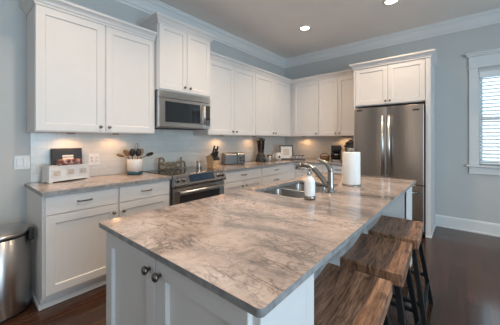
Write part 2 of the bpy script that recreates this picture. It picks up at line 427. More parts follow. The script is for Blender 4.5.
def knob_mb(fr, u, z, n, r=.016):
    prof = [(.006, 0), (.006, .012), (r*.75, .014), (r, .020), (r*.92, .027), (r*.5, .031), (.0001, .032)]
    F = FR[fr]; mb = MB(); N = 16; vs_ = []
    for rr, h in prof:
        for k in range(N):
            w = 2*PI*k/N; vs_.append(F(u+rr*math.cos(w), n+h, z+rr*math.sin(w)))
    fs = [(i*N+k, i*N+(k+1) % N, (i+1)*N+(k+1) % N, (i+1)*N+k) for i in range(len(prof)-1) for k in range(N)]
    return mb.add(vs_, fs, True)
def pull_mb(fr, u, z, n, w=.10):
    F = FR[fr]; mb = MB()
    mb.tube([F(u-w/2, n, z), F(u-w/2, n+.014, z), F(u-w/2+.012, n+.024, z), F(u-w/4, n+.028, z), F(u, n+.029, z), F(u+w/4, n+.028, z), F(u+w/2-.012, n+.024, z), F(u+w/2, n+.014, z), F(u+w/2, n, z)],
            [.006, .005, .005, .0055, .006, .0055, .005, .005, .006], 8)
    return mb
def add_door(root, fr, u0, u1, z0, z1, n0, knob=None, st=.062, mat='cab', rec=.009, ch=.006):
    d = obj('door', panel_door(fr, u0, u1, z0, z1, n0, st=st, rec=rec, ch=ch), mat, root)
    if knob: obj('knob', knob_mb(fr, knob[0], knob[1], n0+.02), 'pewter', d)
    return d
def add_drawer(root, fr, u0, u1, z0, z1, n0, pull=True, mat='cab'):
    mb = MB(); fbox(mb, fr, u0, u1, n0, n0+.02, z0, z1)
    d = obj('drawer', mb, mat, root, .002)
    if pull: obj('pull', pull_mb(fr, (u0+u1)/2, (z0+z1)/2+.005, n0+.02), 'bronze', d)
    return d
CROWN = [(0, 0), (.006, 0), (.008, .018), (.016, .024), (.022, .040), (.040, .060), (.050, .064), (.052, .078), (.052, .086), (0, .086)]

# ------------------------------------------------------------------ upper cabinets
UB, UT, UD = 1.372, 2.425, .32; UDB = .285
t = thing('upper_cabinet', 'large white two-door wall cabinet left of the microwave, above the utensil crock', 'cabinet', (.16, -3.8, UB), 'white wall cabinets')
obj('body', MB().box(.002, UD, -4.33, -3.273, UB, UT), 'cab', t, .001)
add_door(t, 'L', -4.327, -3.806, UB+.008, UT-.004, UD, (-3.842, 1.428))
add_door(t, 'L', -3.788, -3.276, UB+.008, UT-.004, UD, (-3.762, 1.428))
obj('crown', MB().sweep([(.002, -4.33), (UD+.02, -4.33), (UD+.02, -3.274)], CROWN, z=UT-.002), 'cab', t)
t = thing('upper_cabinet', 'tall raised white two-door wall cabinet directly over the microwave', 'cabinet', (.19, -2.88, 1.875), 'white wall cabinets')
obj('body', MB().box(.002, .385, -3.268, -2.492, 1.875, 2.635), 'cab', t, .001)
add_door(t, 'L', -3.255, -2.883, 1.888, 2.63, .385, (-2.922, 1.942), st=.055)
add_door(t, 'L', -2.877, -2.505, 1.888, 2.63, .385, (-2.838, 1.942), st=.055)
obj('crown', MB().sweep([(.002, -3.268), (.405, -3.268), (.405, -2.492), (.002, -2.492)], CROWN, z=2.622), 'cab', t)
t = thing('upper_cabinet', 'white two-door wall cabinet just right of the microwave, above the toaster', 'cabinet', (.16, -1.97, UB), 'white wall cabinets')
obj('body', MB().box(.002, UD, -2.487, -1.447, UB, UT), 'cab', t, .001)
add_door(t, 'L', -2.484, -1.970, UB+.008, UT-.004, UD, (-2.008, 1.428))
add_door(t, 'L', -1.964, -1.450, UB+.008, UT-.004, UD, (-1.926, 1.428))
obj('crown', MB().sweep([(UD+.02, -2.487), (UD+.02, -1.4475)], CROWN, z=UT-.002), 'cab', t)
t = thing('upper_cabinet', 'white two-door wall cabinet running into the corner, above the blender', 'cabinet', (.16, -.75, UB), 'white wall cabinets')
obj('body', MB().box(.002, UD, -1.445, -.002, UB, UT), 'cab', t, .001)
add_door(t, 'L', -1.442, -.907, UB+.008, UT-.004, UD, (-.945, 1.428))
add_door(t, 'L', -.901, -.335, UB+.008, UT-.004, UD, (-.863, 1.428))
obj('crown', MB().sweep([(UD+.02, -1.4465), (UD+.02, -(UDB+.02)), ], CROWN, z=UT-.002), 'cab', t)
t = thing('upper_cabinet', 'white wall cabinet with one door and one knob beside the back corner', 'cabinet', (.6, -.16, UB), 'white wall cabinets')
obj('body', MB().box(UD+.002, .936, -UDB, -.002, UB, UT), 'cab', t, .001)
add_door(t, 'B', .40, .932, UB+.008, UT-.004, UDB, (.895, 1.425))
obj('crown', MB().sweep([(UD+.021, -UDB-.02), (.9365, -UDB-.02)], CROWN, z=UT-.002), 'cab', t)
t = thing('upper_cabinet', 'white two-door wall cabinet above the black coffee maker, left of the refrigerator', 'cabinet', (1.3, -.16, UB), 'white wall cabinets')
obj('body', MB().box(.938, 1.691, -UDB, -.002, UB, UT), 'cab', t, .001)
add_door(t, 'B', .942, 1.302, UB+.008, UT-.004, UDB, (1.268, 1.425))
add_door(t, 'B', 1.308, 1.687, UB+.008, UT-.004, UDB, (1.342, 1.425))
obj('crown', MB().sweep([(.9375, -UDB-.02), (1.690, -UDB-.02)], CROWN, z=UT-.002), 'cab', t)
# cabinet round the refrigerator
t = thing('refrigerator_cabinet', 'white cabinet with tall side panels boxing in the steel refrigerator', 'cabinet', (2.18, -.33, 0))
obj('body', MB().box(1.719, 2.634, -.635, -.002, 1.826, 2.41), 'cab', t, .001)
add_door(t, 'B', 1.722, 2.176, 1.838, 2.398, .635, (2.150, 1.876))
add_door(t, 'B', 2.182, 2.63, 1.838, 2.398, .635, (2.208, 1.876))
obj('side_panel', MB().box(1.695, 1.718, -.66, -.002, .001, 2.41), 'cab', t, .002)
obj('side_panel', MB().box(2.635, 2.69, -.66, -.002, .001, 2.41), 'cab', t, .002)
obj('crown', MB().sweep([(1.695, -.002), (1.695, -.66), (2.69, -.66), (2.69, -.002)][::1], [(a, h) for a, h in CROWN], z=2.404), 'cab', t)
obj('shoe_moulding', MB().sweep([(2.635, -.66), (2.69, -.66), (2.69, -.032)], [(0, .001), (.012, .001), (.012, .012), (.006, .018), (0, .018)]), 'trim', t)

# ------------------------------------------------------------------ base cabinets
CT = .914; CB = .884
def base_body(t, fr, u0, u1, d=.60, toe=.545):
    mb = MB(); fbox(mb, fr, u0, u1, .002, d, .095, CB-.002); fbox(mb, fr, u0, u1, .002, toe, .001, .095)
    obj('body', mb, 'cab', t, .001)
    mb = MB(); fbox(mb, fr, u0, u1, toe, toe+.014, .001, .042); obj('shoe_moulding', mb, 'trim', t, .004)
t = thing('base_cabinet', 'white base cabinet left of the range with two drawers over two doors', 'cabinet', (.3, -3.79, 0), 'white base cabinets')
base_body(t, 'L', -4.325, -3.254)
# end panel set a little proud of the toe space
obj('end_panel', MB().prism([(.003, -4.335, .001), (.56, -4.335, .001), (.56, -4.335, .095), (.60, -4.335, .095), (.60, -4.335, CB-.003), (.003, -4.335, CB-.003)], (0, .0095, 0)), 'cab', t, .001)
obj('end_moulding', MB().box(.003, .56, -4.347, -4.3355, .001, .042), 'trim', t, .003)
for u0, u1, k in ((-4.318, -3.798, -3.832), (-3.778, -3.262, -3.746)):
    add_drawer(t, 'L', u0, u1, .730, .870, .60); add_door(t, 'L', u0, u1, .122, .722, .60, (k, .652))
t = thing('base_cabinet', 'white base cabinet right of the range, one drawer over two doors', 'cabinet', (.3, -2.06, 0), 'white base cabinets')
base_body(t, 'L', -2.486, -1.637)
add_drawer(t, 'L', -2.478, -1.645, .735, .866, .60); add_door(t, 'L', -2.478, -2.066, .122, .718, .60, (-2.10, .652)); add_door(t, 'L', -2.058, -1.645, .122, .718, .60, (-2.022, .652))
t = thing('base_cabinet', 'white base cabinet with a stack of drawers near the back corner', 'cabinet', (.3, -1.24, 0), 'white base cabinets')
base_body(t, 'L', -1.635, -.85)
for z0, z1 in ((.735, .866), (.56, .718), (.345, .545), (.122, .33)): add_drawer(t, 'L', -1.627, -.858, z0, z1, .60)
t = thing('base_cabinet', 'white blind base cabinet filling the back corner behind the sink', 'cabinet', (.3, -.42, 0), 'white base cabinets')
base_body(t, 'L', -.848, -.002)
t = thing('base_cabinet', 'white base cabinet below the black coffee maker on the back wall', 'cabinet', (1.15, -.3, 0), 'white base cabinets')
mb = MB().box(.603, 1.692, -.60, -.002, .095, CB-.002).box(.603, 1.692, -.545, -.002, .001, .095); obj('body', mb, 'cab', t, .001)
for u0, u1, k in ((.66, 1.158, 1.12), (1.166, 1.686, 1.204)):
    add_drawer(t, 'B', u0, u1, .735, .866, .60); add_door(t, 'B', u0, u1, .122, .718, .60, (k, .652))

# ------------------------------------------------------------------ stone worktops
def rloop(pts, rad, seg=6):
    out = []; n = len(pts)
    for i, p in enumerate(pts):
        r = rad[i] if isinstance(rad, (list, tuple)) else rad
        p = Vector(p); a = Vector(pts[i-1])-p; b = Vector(pts[(i+1) % n])-p
        if r < 1e-4: out.append(tuple(p)); continue
        a.normalize(); b.normalize(); c = p+(a+b)*r
        s0, s1 = p+a*r, p+b*r
        a0 = math.atan2(*(s0-c).yx); a1 = math.atan2(*(s1-c).yx); d = a1-a0
        while d > PI: d -= 2*PI
        while d < -PI: d += 2*PI
        for k in range(seg+1):
            w = a0+d*k/seg; out.append((c.x+r*math.cos(w), c.y+r*math.sin(w)))
    return out
def slab(name, outer, z0, z1, mat, parent=None, holes=(), bev=.005):
    bm = bmesh.new(); edges = []
    for lp in [outer]+list(holes):
        vs_ = [bm.verts.new((x, y, z1)) for x, y in lp]
        edges += [bm.edges.new((vs_[k], vs_[(k+1) % len(vs_)])) for k in range(len(vs_))]
    bmesh.ops.triangle_fill(bm, edges=edges, use_beauty=True, use_dissolve=False)
    r = bmesh.ops.extrude_face_region(bm, geom=list(bm.faces))
    for v in r['geom']:
        if isinstance(v, bmesh.types.BMVert): v.co.z = z0
    bmesh.ops.recalc_face_normals(bm, faces=bm.faces)
    off = locsum(parent) if parent else Vector((0, 0, 0))
    for v in bm.verts: v.co -= off
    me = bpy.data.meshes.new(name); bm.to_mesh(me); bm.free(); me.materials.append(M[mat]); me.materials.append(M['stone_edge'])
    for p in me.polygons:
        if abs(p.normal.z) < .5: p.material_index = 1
    o = bpy.data.objects.new(name, me); COL.objects.link(o)
    if parent: o.parent = parent
    if bev:
        b = o.modifiers.new('bevel', 'BEVEL'); b.width = bev; b.segments = 3; b.limit_method = 'ANGLE'; b.angle_limit = math.radians(50)
    return o
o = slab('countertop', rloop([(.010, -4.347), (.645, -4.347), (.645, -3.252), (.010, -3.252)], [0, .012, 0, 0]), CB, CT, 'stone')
tag(o, 'short stone countertop left of the range, under the utensil crock', 'countertop', 'stone countertops')
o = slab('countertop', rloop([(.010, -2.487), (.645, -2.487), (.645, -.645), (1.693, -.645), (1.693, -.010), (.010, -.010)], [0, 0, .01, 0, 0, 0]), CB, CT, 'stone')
tag(o, 'L-shaped stone countertop in the back corner, under the toaster and coffee maker', 'countertop', 'stone countertops')

# ------------------------------------------------------------------ island
IX0, IX1, IY0, IY1 = 1.706, 2.677, -4.334, -1.864
t = thing('kitchen_island', 'white panelled kitchen island with doors at its near end', 'island', (2.2, -3.1, 0))
bx0, bx1 = 1.745, 2.643
body = MB().box(bx0, bx1, -4.295, -4.0, .10, .890).box(bx0, 2.30, -4.0, -2.20, .10, .60).box(bx0, 1.765, -4.0, -2.20, .60, .890).box(2.235, 2.30, -4.0, -2.20, .60, .890).box(bx0, bx1, -2.20, -1.886, .10, .890)
body.box(bx0+.05, bx1-.05, -4.24, -4.0, .001, .10).box(bx0+.05, 2.29, -4.0, -2.2, .001, .10).box(bx0+.05, bx1-.05, -2.2, -1.9, .001, .10)
obj('body', body, 'cab', t, .0015)
add_door(t, 'I', bx0+.002, 2.184, .122, .880, .0, (2.150, .832), st=.062, rec=.015, ch=.003)
add_door(t, 'I', 2.189, 2.622, .122, .880, .0, (2.222, .832), st=.062, rec=.015, ch=.003)
def xpanel(y0, y1, z0, z1, x, st=.05, rec=.013, th=.014):
    vs_ = []
    def ring(d, n): return [(x+n, y0+d, z0+d), (x+n, y1-d, z0+d), (x+n, y1-d, z1-d), (x+n, y0+d, z1-d)]
    R = [ring(0, 0), ring(0, th), ring(st, th), ring(st+.012, th-rec)]
    vs_ = [p for r in R for p in r]; fs = [(3, 2, 1, 0)]
    for i in range(3):
        for k in range(4): fs.append((i*4+k, i*4+(k+1) % 4, (i+1)*4+(k+1) % 4, (i+1)*4+k))
    fs.append((12, 13, 14, 15)); return MB().add(vs_, fs)
obj('end_panel', xpanel(-4.294, -4.0, .10, .889, bx1-.012), 'cab', t)
obj('end_panel', xpanel(-2.20, -1.888, .10, .889, bx1-.012), 'cab', t)
obj('back_panel', MB().box(2.3005, 2.312, -3.999, -2.201, .001, .86), 'cab', t)
# doors on the range side of the island
for k, (u0, u1) in enumerate(((-3.99, -3.42), (-3.38, -2.98), (-2.97, -2.57), (-2.53, -1.90))):
    mb = MB(); z0, z1 = .122, .872
    def ring(d, n): return [(1.7455-n, u0+d, z0+d), (1.7455-n, u1-d, z0+d), (1.7455-n, u1-d, z1-d), (1.7455-n, u0+d, z1-d)]
    R = [ring(0, 0), ring(0, .018), ring(.06, .018), ring(.066, .010)]
    vs_ = [p for r in R for p in r]; fs = [(0, 1, 2, 3)]
    for i in range(3):
        for q in range(4): fs.append((i*4+q, i*4+(q+1) % 4, (i+1)*4+(q+1) % 4, (i+1)*4+q))
    fs.append((12, 13, 14, 15)); obj('door', mb.add(vs_, fs), 'cab', t)
SX0, SX1, SY0, SY1 = 1.80, 2.205, -3.29, -2.60
hole = rloop([(SX0, SY0), (SX1, SY0), (SX1, SY1), (SX0, SY1)], .028)
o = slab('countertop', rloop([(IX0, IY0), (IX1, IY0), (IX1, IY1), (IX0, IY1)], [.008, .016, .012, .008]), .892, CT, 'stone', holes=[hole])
tag(o, 'big tan veined stone island countertop with a sink cut into it', 'countertop', 'stone countertops')
# sink
t = thing('kitchen_sink', 'stainless double-bowl sink set into the island top', 'sink', (2.0, -2.95, .69))
def bowl(x0, x1, y0, y1, zt, zb, th=.004):
    n = 8; mb = MB()
    A = rloop([(x0, y0), (x1, y0), (x1, y1), (x0, y1)], .030); B = rloop([(x0+.012, y0+.012), (x1-.012, y0+.012), (x1-.012, y1-.012), (x0+.012, y1-.012)], .05)
    C_ = rloop([(x0+.04, y0+.04), (x1-.04, y0+.04), (x1-.04, y1-.04), (x0+.04, y1-.04)], .035)
    L = len(A); rings = [[(x, y, zt) for x, y in A], [(x, y, zb+.03) for x, y in B], [(x, y, zb) for x, y in C_]]
    O = rloop([(x0-.006, y0-.006), (x1+.006, y0-.006), (x1+.006, y1+.006), (x0-.006, y1+.006)], .033)
    rings = [[(x, y, zb-.006) for x, y in C_], [(x, y, zb+.03) for x, y in O], [(x, y, zt) for x, y in O]]+rings
    vs_ = [p for r in rings for p in r]
    fs = [(i*L+k, i*L+(k+1) % L, (i+1)*L+(k+1) % L, (i+1)*L+k) for i in range(5) for k in range(L)]
    fs += [tuple(reversed(range(L))), tuple(range(5*L, 6*L))]
    return mb.add(vs_, fs)
ymid = -2.945
obj('bowl', bowl(SX0+.004, SX1-.004, SY0+.006, ymid-.008, CB-.002, .70), 'sinksteel', t, 0)
obj('bowl', bowl(SX0+.004, SX1-.004, ymid+.008, SY1-.006, CB-.002, .70), 'sinksteel', t, 0)
obj('divider', MB().box(SX0+.004, SX1-.004, ymid-.0135, ymid+.0135, CB-.0015, CB+.003), 'sinksteel', t, .002)
for yc in (-3.115, -2.775):
    obj('drain', MB().lathe((2.0, yc, .701), [(.045, 0), (.045, .002), (.036, .003), (.03, -.0005), (.0001, -.0005)]), 'chrome', t)
# faucet
t = thing('kitchen_faucet', 'brushed nickel single-lever faucet arching over the island sink', 'faucet', (2.268, -2.95, CT))
fx, fy = 2.268, -2.95
obj('base', MB().lathe((fx, fy, CT+.0005), [(.032, 0), (.032, .006), (.025, .012), (.022, .06), (.0205, .13), (.0185, .165), (.012, .176), (.0001, .178)]), 'chrome', t)
obj('spout', MB().tube([(fx-.005, fy, CT+.03), (fx-.04, fy, CT+.062), (fx-.08, fy, CT+.108), (fx-.12, fy, CT+.150), (fx-.165, fy, CT+.180), (fx-.205, fy, CT+.190), (fx-.24, fy, CT+.188)], [.018, .0185, .019, .019, .0185, .0185, .019], 16), 'chrome', t)
obj('spray_head', MB().tube([(fx-.236, fy, CT+.190), (fx-.255, fy, CT+.184), (fx-.272, fy, CT+.172), (fx-.278, fy, CT+.152)], [.0185, .023, .024, .021], 16), 'chrome', t)
obj('lever', MB().tube([(fx, fy, CT+.140), (fx-.002, fy, CT+.165), (fx-.012, fy, CT+.190), (fx-.032, fy, CT+.211), (fx-.060, fy, CT+.226), (fx-.092, fy, CT+.236), (fx-.120, fy, CT+.243)], [.0195, .0205, .0195, .017, .0135, .0105, .007], 14), 'chrome', t)
t = obj('spray_holder', MB().lathe((2.236, -3.0, CT+.0005), [(.022, 0), (.022, .004), (.015, .008), (.014, .036), (.011, .044), (.0001, .046)]), 'chrome')
tag(t, 'short round metal deck fitting right beside the faucet base', 'sink fitting')
# soap dispenser
t = thing('soap_dispenser', 'white soap bottle with metal pump and base on the island by the sink', 'soap dispenser', (2.256, -3.262, CT))
sx, sy = 2.256, -3.262
obj('foot', MB().lathe((sx, sy, CT+.0005), [(.037, 0), (.037, .022), (.034, .024)]), 'chrome', t)
obj('bottle', MB().lathe((sx, sy, CT+.0245), [(.034, 0), (.0345, .004), (.0345, .085), (.033, .098), (.025, .114), (.015, .124), (.0135, .134)]), 'soapwhite', t)
obj('pump', MB().lathe((sx, sy, CT+.158), [(.016, 0), (.017, .004), (.017, .014), (.007, .017), (.006, .033), (.014, .035), (.014, .046), (.004, .049)]).tube([(sx, sy, CT+.199), (sx-.03, sy-.018, CT+.200), (sx-.048, sy-.029, CT+.193)], [.006, .0055, .0045], 10), 'chrome', t)
# paper towel
t = thing('paper_towel_holder', 'white paper towel roll on an upright holder beyond the faucet', 'paper towels', (2.29, -2.56, CT))
px_, py_ = 2.29, -2.56
obj('base', MB().lathe((px_, py_, CT+.0005), [(.078, 0), (.08, .004), (.076, .010), (.02, .012)], 36), 'chrome', t)
obj('rod', MB().tube([(px_, py_, CT+.01), (px_, py_, CT+.297)], .006, 10).tube([(px_+.012*math.cos(a), py_+.008*math.cos(a), CT+.305+.012*math.sin(a)) for a in [k*PI/8 for k in range(17)]], .004, 8), 'chrome', t)
rl = MB().lathe((px_, py_, CT+.014), [(.021, 0), (.070, 0), (.0715, .003), (.0715, .267), (.070, .27), (.021, .27), (.021, 0)], 40)
obj('roll', rl, 'paper', t)

# ------------------------------------------------------------------ range
RY0, RY1 = -3.248, -2.490
t = thing('range', 'stainless slide-in electric range with black glass top under the microwave', 'range', (.33, -2.87, 0))
obj('body', MB().box(.012, .62, RY0, RY1, .06, .905).box(.04, .56, RY0+.02, RY1-.02, .001, .06), 'rangesteel', t, .002)
obj('cooktop', MB().box(.012, .632, RY0, RY1, .906, .921), 'blackglass', t, .003)
cpnl = MB().prism([(.6325, RY0, .925), (.652, RY0, .925), (.700, RY0, .812), (.690, RY0, .795), (.6325, RY0, .795)], (0, RY1-RY0, 0))
cp_ = obj('control_panel', cpnl, 'rangesteel', t, .004)
nv = Vector((.113, 0, .048)).normalized(); dn = Vector((.048, 0, -.113)).normalized(); P0 = Vector((.652, 0, .925))
def onp(s, y, h): q = P0+dn*s+nv*h; return (q.x, y, q.z)
dsp = MB().add([onp(s, y, h) for h in (.0005, .004) for s, y in ((.018, -3.045), (.018, -2.68), (.098, -2.68), (.098, -3.045))],
               [(3, 2, 1, 0), (4, 5, 6, 7), (0, 1, 5, 4), (1, 2, 6, 5), (2, 3, 7, 6), (3, 0, 4, 7)])
obj('display', dsp, 'display', cp_)
for y in (-3.195, -3.118, -2.610, -2.540):
    a = P0+dn*.062+Vector((0, y, 0))
    mb = MB(); mb.tube([a+nv*.001, a+nv*.006, a+nv*.008, a+nv*.03, a+nv*.034], [.027, .027, .021, .019, .015], 18)
    obj('burner_knob', mb, 'chrome', cp_)
od = obj('oven_door', MB().box(.6215, .665, RY0+.006, RY1-.006, .235, .785), 'rangesteel', t, .004)
obj('oven_window', MB().box(.6652, .668, RY0+.085, RY1-.085, .33, .695), 'ovenglass', od, .001)
hb = MB().tube([(.715, RY0+.06, .735), (.715, RY1-.06, .735)], .013, 14)
for y in (RY0+.09, RY1-.09): hb.tube([(.665, y, .735), (.715, y, .735)], .009, 10)
obj('handle', hb, 'bright', od)
obj('drawer', MB().box(.6215, .66, RY0+.006, RY1-.006, .07, .225), 'rangesteel', t, .004)
# ------------------------------------------------------------------ microwave
t = thing('microwave', 'stainless over-the-range microwave with a dark window', 'microwave', (.2, -2.88, 1.44))
MY0, MY1 = -3.262, -2.498
obj('body', MB().box(.012, .372, MY0, MY1, 1.445, 1.872), 'steel', t, .003)
obj('vent_panel', MB().box(.3725, .40, MY0, MY1, 1.792, 1.872), 'steelh', t, .004)
dr = obj('door', MB().box(.3725, .402, MY0, -2.602, 1.455, 1.787), 'steelh', t, .004)
obj('window', MB().box(.4022, .405, -3.182, -2.672, 1.512, 1.752), 'blackglass', dr, .001)
hb = MB().tube([(.440, -2.630, 1.50), (.440, -2.630, 1.745)], .014, 14)
for z in (1.52, 1.725): hb.tube([(.402, -2.630, z), (.440, -2.630, z)], .008, 10)
obj('handle', hb, 'bright', dr)
obj('badge', MB().box(.4022, .4045, -3.0, -2.885, 1.474, 1.492), 'grey', dr)
kp = obj('control_panel', MB().box(.3725, .402, -2.598, MY1, 1.455, 1.787), 'steelh', t, .003)
obj('keypad', MB().box(.4022, .4045, -2.585, -2.508, 1.49, 1.755), 'blackglass', kp)
obj('vent_grille', MB().box(.03, .36, MY0+.05, MY1-.05, 1.4405, 1.4448), 'dark', t)

# ------------------------------------------------------------------ refrigerator
t = thing('refrigerator', 'large stainless french-door refrigerator with two upright bar handles', 'refrigerator', (2.16, -.4, 0))
obj('body', MB().box(1.726, 2.624, -.66, -.03, .02, 1.775), 'dark', t, .003)
def fdoor(x0, x1, z0, z1):
    n = 10; pts = []
    for k in range(n+1):
        f = k/n; x = x0+(x1-x0)*f; pts.append((x, -.727-.013*(1-(2*f-1)**2), z0))
    pts = [(x0, -.665, z0)]+pts+[(x1, -.665, z0)]
    return MB().prism(pts, (0, 0, z1-z0))
dl = obj('door', fdoor(1.728, 2.176, .695, 1.782), 'fridge', t, .004)
dr_ = obj('door', fdoor(2.182, 2.622, .695, 1.782), 'fridge', t, .004)
df = obj('freezer_drawer', fdoor(1.728, 2.622, .075, .682), 'fridge', t, .004)
def vhandle(x):
    mb = MB().tube([(x, -.795, .80), (x, -.795, 1.655)], .0165, 14)
    for z in (.84, 1.615): mb.tube([(x, -.735, z), (x, -.795, z)], .009, 10)
    return mb
obj('handle', vhandle(2.138), 'bright', dl); obj('handle', vhandle(2.220), 'bright', dr_)
hb = MB().tube([(1.76, -.80, .60), (2.57, -.80, .60)], .0135, 14)
for x in (1.80, 2.53): hb.tube([(x, -.735, .60), (x, -.80, .60)], .009, 10)
obj('handle', hb, 'chrome', df)
obj('badge', MB().box(1.768, 1.845, -.7395, -.728, 1.735, 1.762), 'frame', dl)
obj('badge', MB().box(2.47, 2.575, -.7375, -.728, 1.700, 1.722), 'dark', dr_)

# ------------------------------------------------------------------ stools
def make_stool():
    t = thing('counter_stool', 'nearest brown wood saddle stool, its seat cut off by the photo bottom edge', 'stool', (0, 0, 0), 'saddle seat counter stools')
    SH, HX, HY_, TH_ = .645, .155, .240, .066
    nx, ny = 8, 18; mb = MB(); top = []; bot = []
    for i in range(nx+1):
        for j in range(ny+1):
            x = -HX+2*HX*i/nx; y = -HY_+2*HY_*j/ny
            d = .016*(y/HY_)**2 - .003
            top.append((x, y, SH-.014+d)); bot.append((x, y, SH-.014+d*.6-TH_))
    N = (nx+1)*(ny+1); fs = []
    ix = lambda i, j: i*(ny+1)+j
    for i in range(nx):
        for j in range(ny):
            fs.append((ix(i, j), ix(i+1, j), ix(i+1, j+1), ix(i, j+1))); fs.append((N+ix(i, j), N+ix(i, j+1), N+ix(i+1, j+1), N+ix(i+1, j)))
    for i in range(nx):
        fs.append((ix(i, 0), N+ix(i, 0), N+ix(i+1, 0), ix(i+1, 0))); fs.append((ix(i+1, ny), N+ix(i+1, ny), N+ix(i, ny), ix(i, ny)))
    for j in range(ny):
        fs.append((ix(0, j+1), N+ix(0, j+1), N+ix(0, j), ix(0, j))); fs.append((ix(nx, j), N+ix(nx, j), N+ix(nx, j+1), ix(nx, j+1)))
    s = obj('seat', mb.add(top+bot, fs), 'seat', t, .010, 3, local=True)
    zt = SH-TH_-.02
    pts = {}
    for sx_ in (-1, 1):
        for sy_ in (-1, 1):
            a = Vector((sx_*.122, sy_*.185, zt)); b = Vector((sx_*.205, sy_*.258, .001)); pts[(sx_, sy_)] = (a, b)
            obj('leg', MB().bar(a, b, .036, .028, (1, 0, 0)), 'iron', t, .002, local=True)
    def at_z(k, z): a, b = pts[k]; f = (zt-z)/(zt-.001); return a+(b-a)*f
    for sx_ in (-1, 1):
        obj('stretcher', MB().bar(at_z((sx_, -1), .16), at_z((sx_, 1), .16), .022, .022), 'iron', t, .002, local=True)
        obj('seat_rail', MB().bar(at_z((sx_, -1), zt-.03), at_z((sx_, 1), zt-.03), .022, .03), 'iron', t, .002, local=True)
    obj('stretcher', MB().bar(at_z((-1, -1), .22), at_z((1, -1), .22), .022, .022), 'iron', t, .002, local=True)
    obj('stretcher', MB().bar(at_z((-1, 1), .22), at_z((1, 1), .22), .022, .022), 'iron', t, .002, local=True)
    obj('seat_bracket', MB().box(-.125, .125, -.20, -.17, zt-.004, zt+.012).box(-.125, .125, .17, .20, zt-.004, zt+.012).box(-.015, .015, -.17, .17, zt-.004, zt+.012), 'iron', t, local=True)
    return t
st0 = make_stool()
st0.location = (2.632, -3.700, 0); st0.rotation_euler = (0, 0, math.radians(2.5))
st1 = copy_tree(st0); st1.location = (2.636, -3.125, 0); st1.rotation_euler = (0, 0, math.radians(3)); st1['label'] = 'middle brown wood saddle stool of the three along the island'
st2 = copy_tree(st0); st2.location = (2.636, -2.565, 0); st2.rotation_euler = (0, 0, math.radians(2.5)); st2['label'] = 'farthest brown wood saddle stool, nearest the refrigerator'

# ------------------------------------------------------------------ trash can
t = thing('trash_can', 'round stainless trash can with a black hinge, standing left of the base cabinet', 'trash can', (.345, -4.525, 0))
tx, ty, tr = .342, -4.543, .188
obj('base', MB().lathe((tx, ty, .001), [(tr-.012, 0), (tr-.010, .018)], 48), 'black', t)
obj('bin', MB().lathe((tx, ty, .0195), [(tr-.004, 0), (tr, .004), (tr, .555), (tr-.006, .558)], 56), 'steel', t)
obj('rim', MB().lathe((tx, ty, .578), [(tr-.004, 0), (tr-.002, .0), (tr-.002, .012), (tr-.006, .013)], 56), 'black', t)
obj('lid', MB().lathe((tx, ty, .592), [(tr-.002, 0), (tr+.003, .002), (tr+.003, .016), (tr-.004, .022), (tr*.8, .030), (tr*.4, .036), (.0001, .038)], 56), 'steel', t)
ha = math.radians(58)
hx, hy = tx+tr*math.cos(ha), ty+tr*math.sin(ha)
obj('hinge', MB().box(hx-.028, hx+.035, hy-.006, hy+.026, .530, .622), 'black', t, .008, 3)

# ------------------------------------------------------------------ wall plates
def plate(name, label, cat, y0, y1, z0, z1, n0, kind, group=None):
    yc = (y0+y1)/2; t = thing(name, label, cat, (n0, yc, (z0+z1)/2), group)
    obj('cover_plate', MB().box(n0, n0+.006, y0, y1, z0, z1), 'plate', t, .002)
    for k in (-1, 1):
        c = yc+k*.023; zc = (z0+z1)/2
        o = obj(kind, MB().box(n0+.006, n0+.010, c-.016, c+.016, zc-.033, zc+.033), 'ceramic', t, .0015)
        if kind == 'socket':
            obj('slot', MB().box(n0+.010, n0+.0105, c-.007, c-.004, zc+.010, zc+.02).box(n0+.010, n0+.0105, c+.004, c+.007, zc+.010, zc+.02).box(n0+.010, n0+.0105, c-.007, c-.004, zc-.022, zc-.012).box(n0+.010, n0+.0105, c+.004, c+.007, zc-.022, zc-.012), 'dark', o)
plate('light_switch', 'white double light switch plate on the wall above the trash can', 'switch', -4.415, -4.307, 1.04, 1.163, .0005, 'rocker')
plate('power_outlet', 'white double outlet plate on the tile between the crate and the crock', 'outlet', -3.838, -3.732, 1.035, 1.158, .0095, 'socket')

# ------------------------------------------------------------------ things on the left worktop
# crate with shell panels
cx, cy, ca = .098, -4.05, math.radians(90+14.6)
t = thing('recipe_crate', 'white wooden crate with three shell panels on the left countertop', 'crate', (cx, cy, CT), rz=ca)
L_, D_, Hh = .355, .115, .150        # local: x along length, -y is the front
cr = MB().box(-L_/2, L_/2, -D_/2, -D_/2+.012, .016, Hh).box(-L_/2, L_/2, D_/2-.012, D_/2, .016, Hh).box(-L_/2, -L_/2+.012, -D_/2+.012, D_/2-.012, .016, Hh).box(L_/2-.012, L_/2, -D_/2+.012, D_/2-.012, .016, Hh).box(-L_/2+.012, L_/2-.012, -D_/2+.012, D_/2-.012, .016, .026)
obj('box', cr, 'whitewash', t, .0015, local=True)
ft = MB().box(-L_/2-.008, L_/2+.008, -D_/2-.010, D_/2+.006, .010, .016)
for x in (-L_/2-.006, L_/2-.024):
    for y in (-D_/2-.01, D_/2-.024): ft.box(x, x+.03, y, y+.028, .001, .010)
obj('foot_frame', ft, 'whitewash', t, .001, local=True)
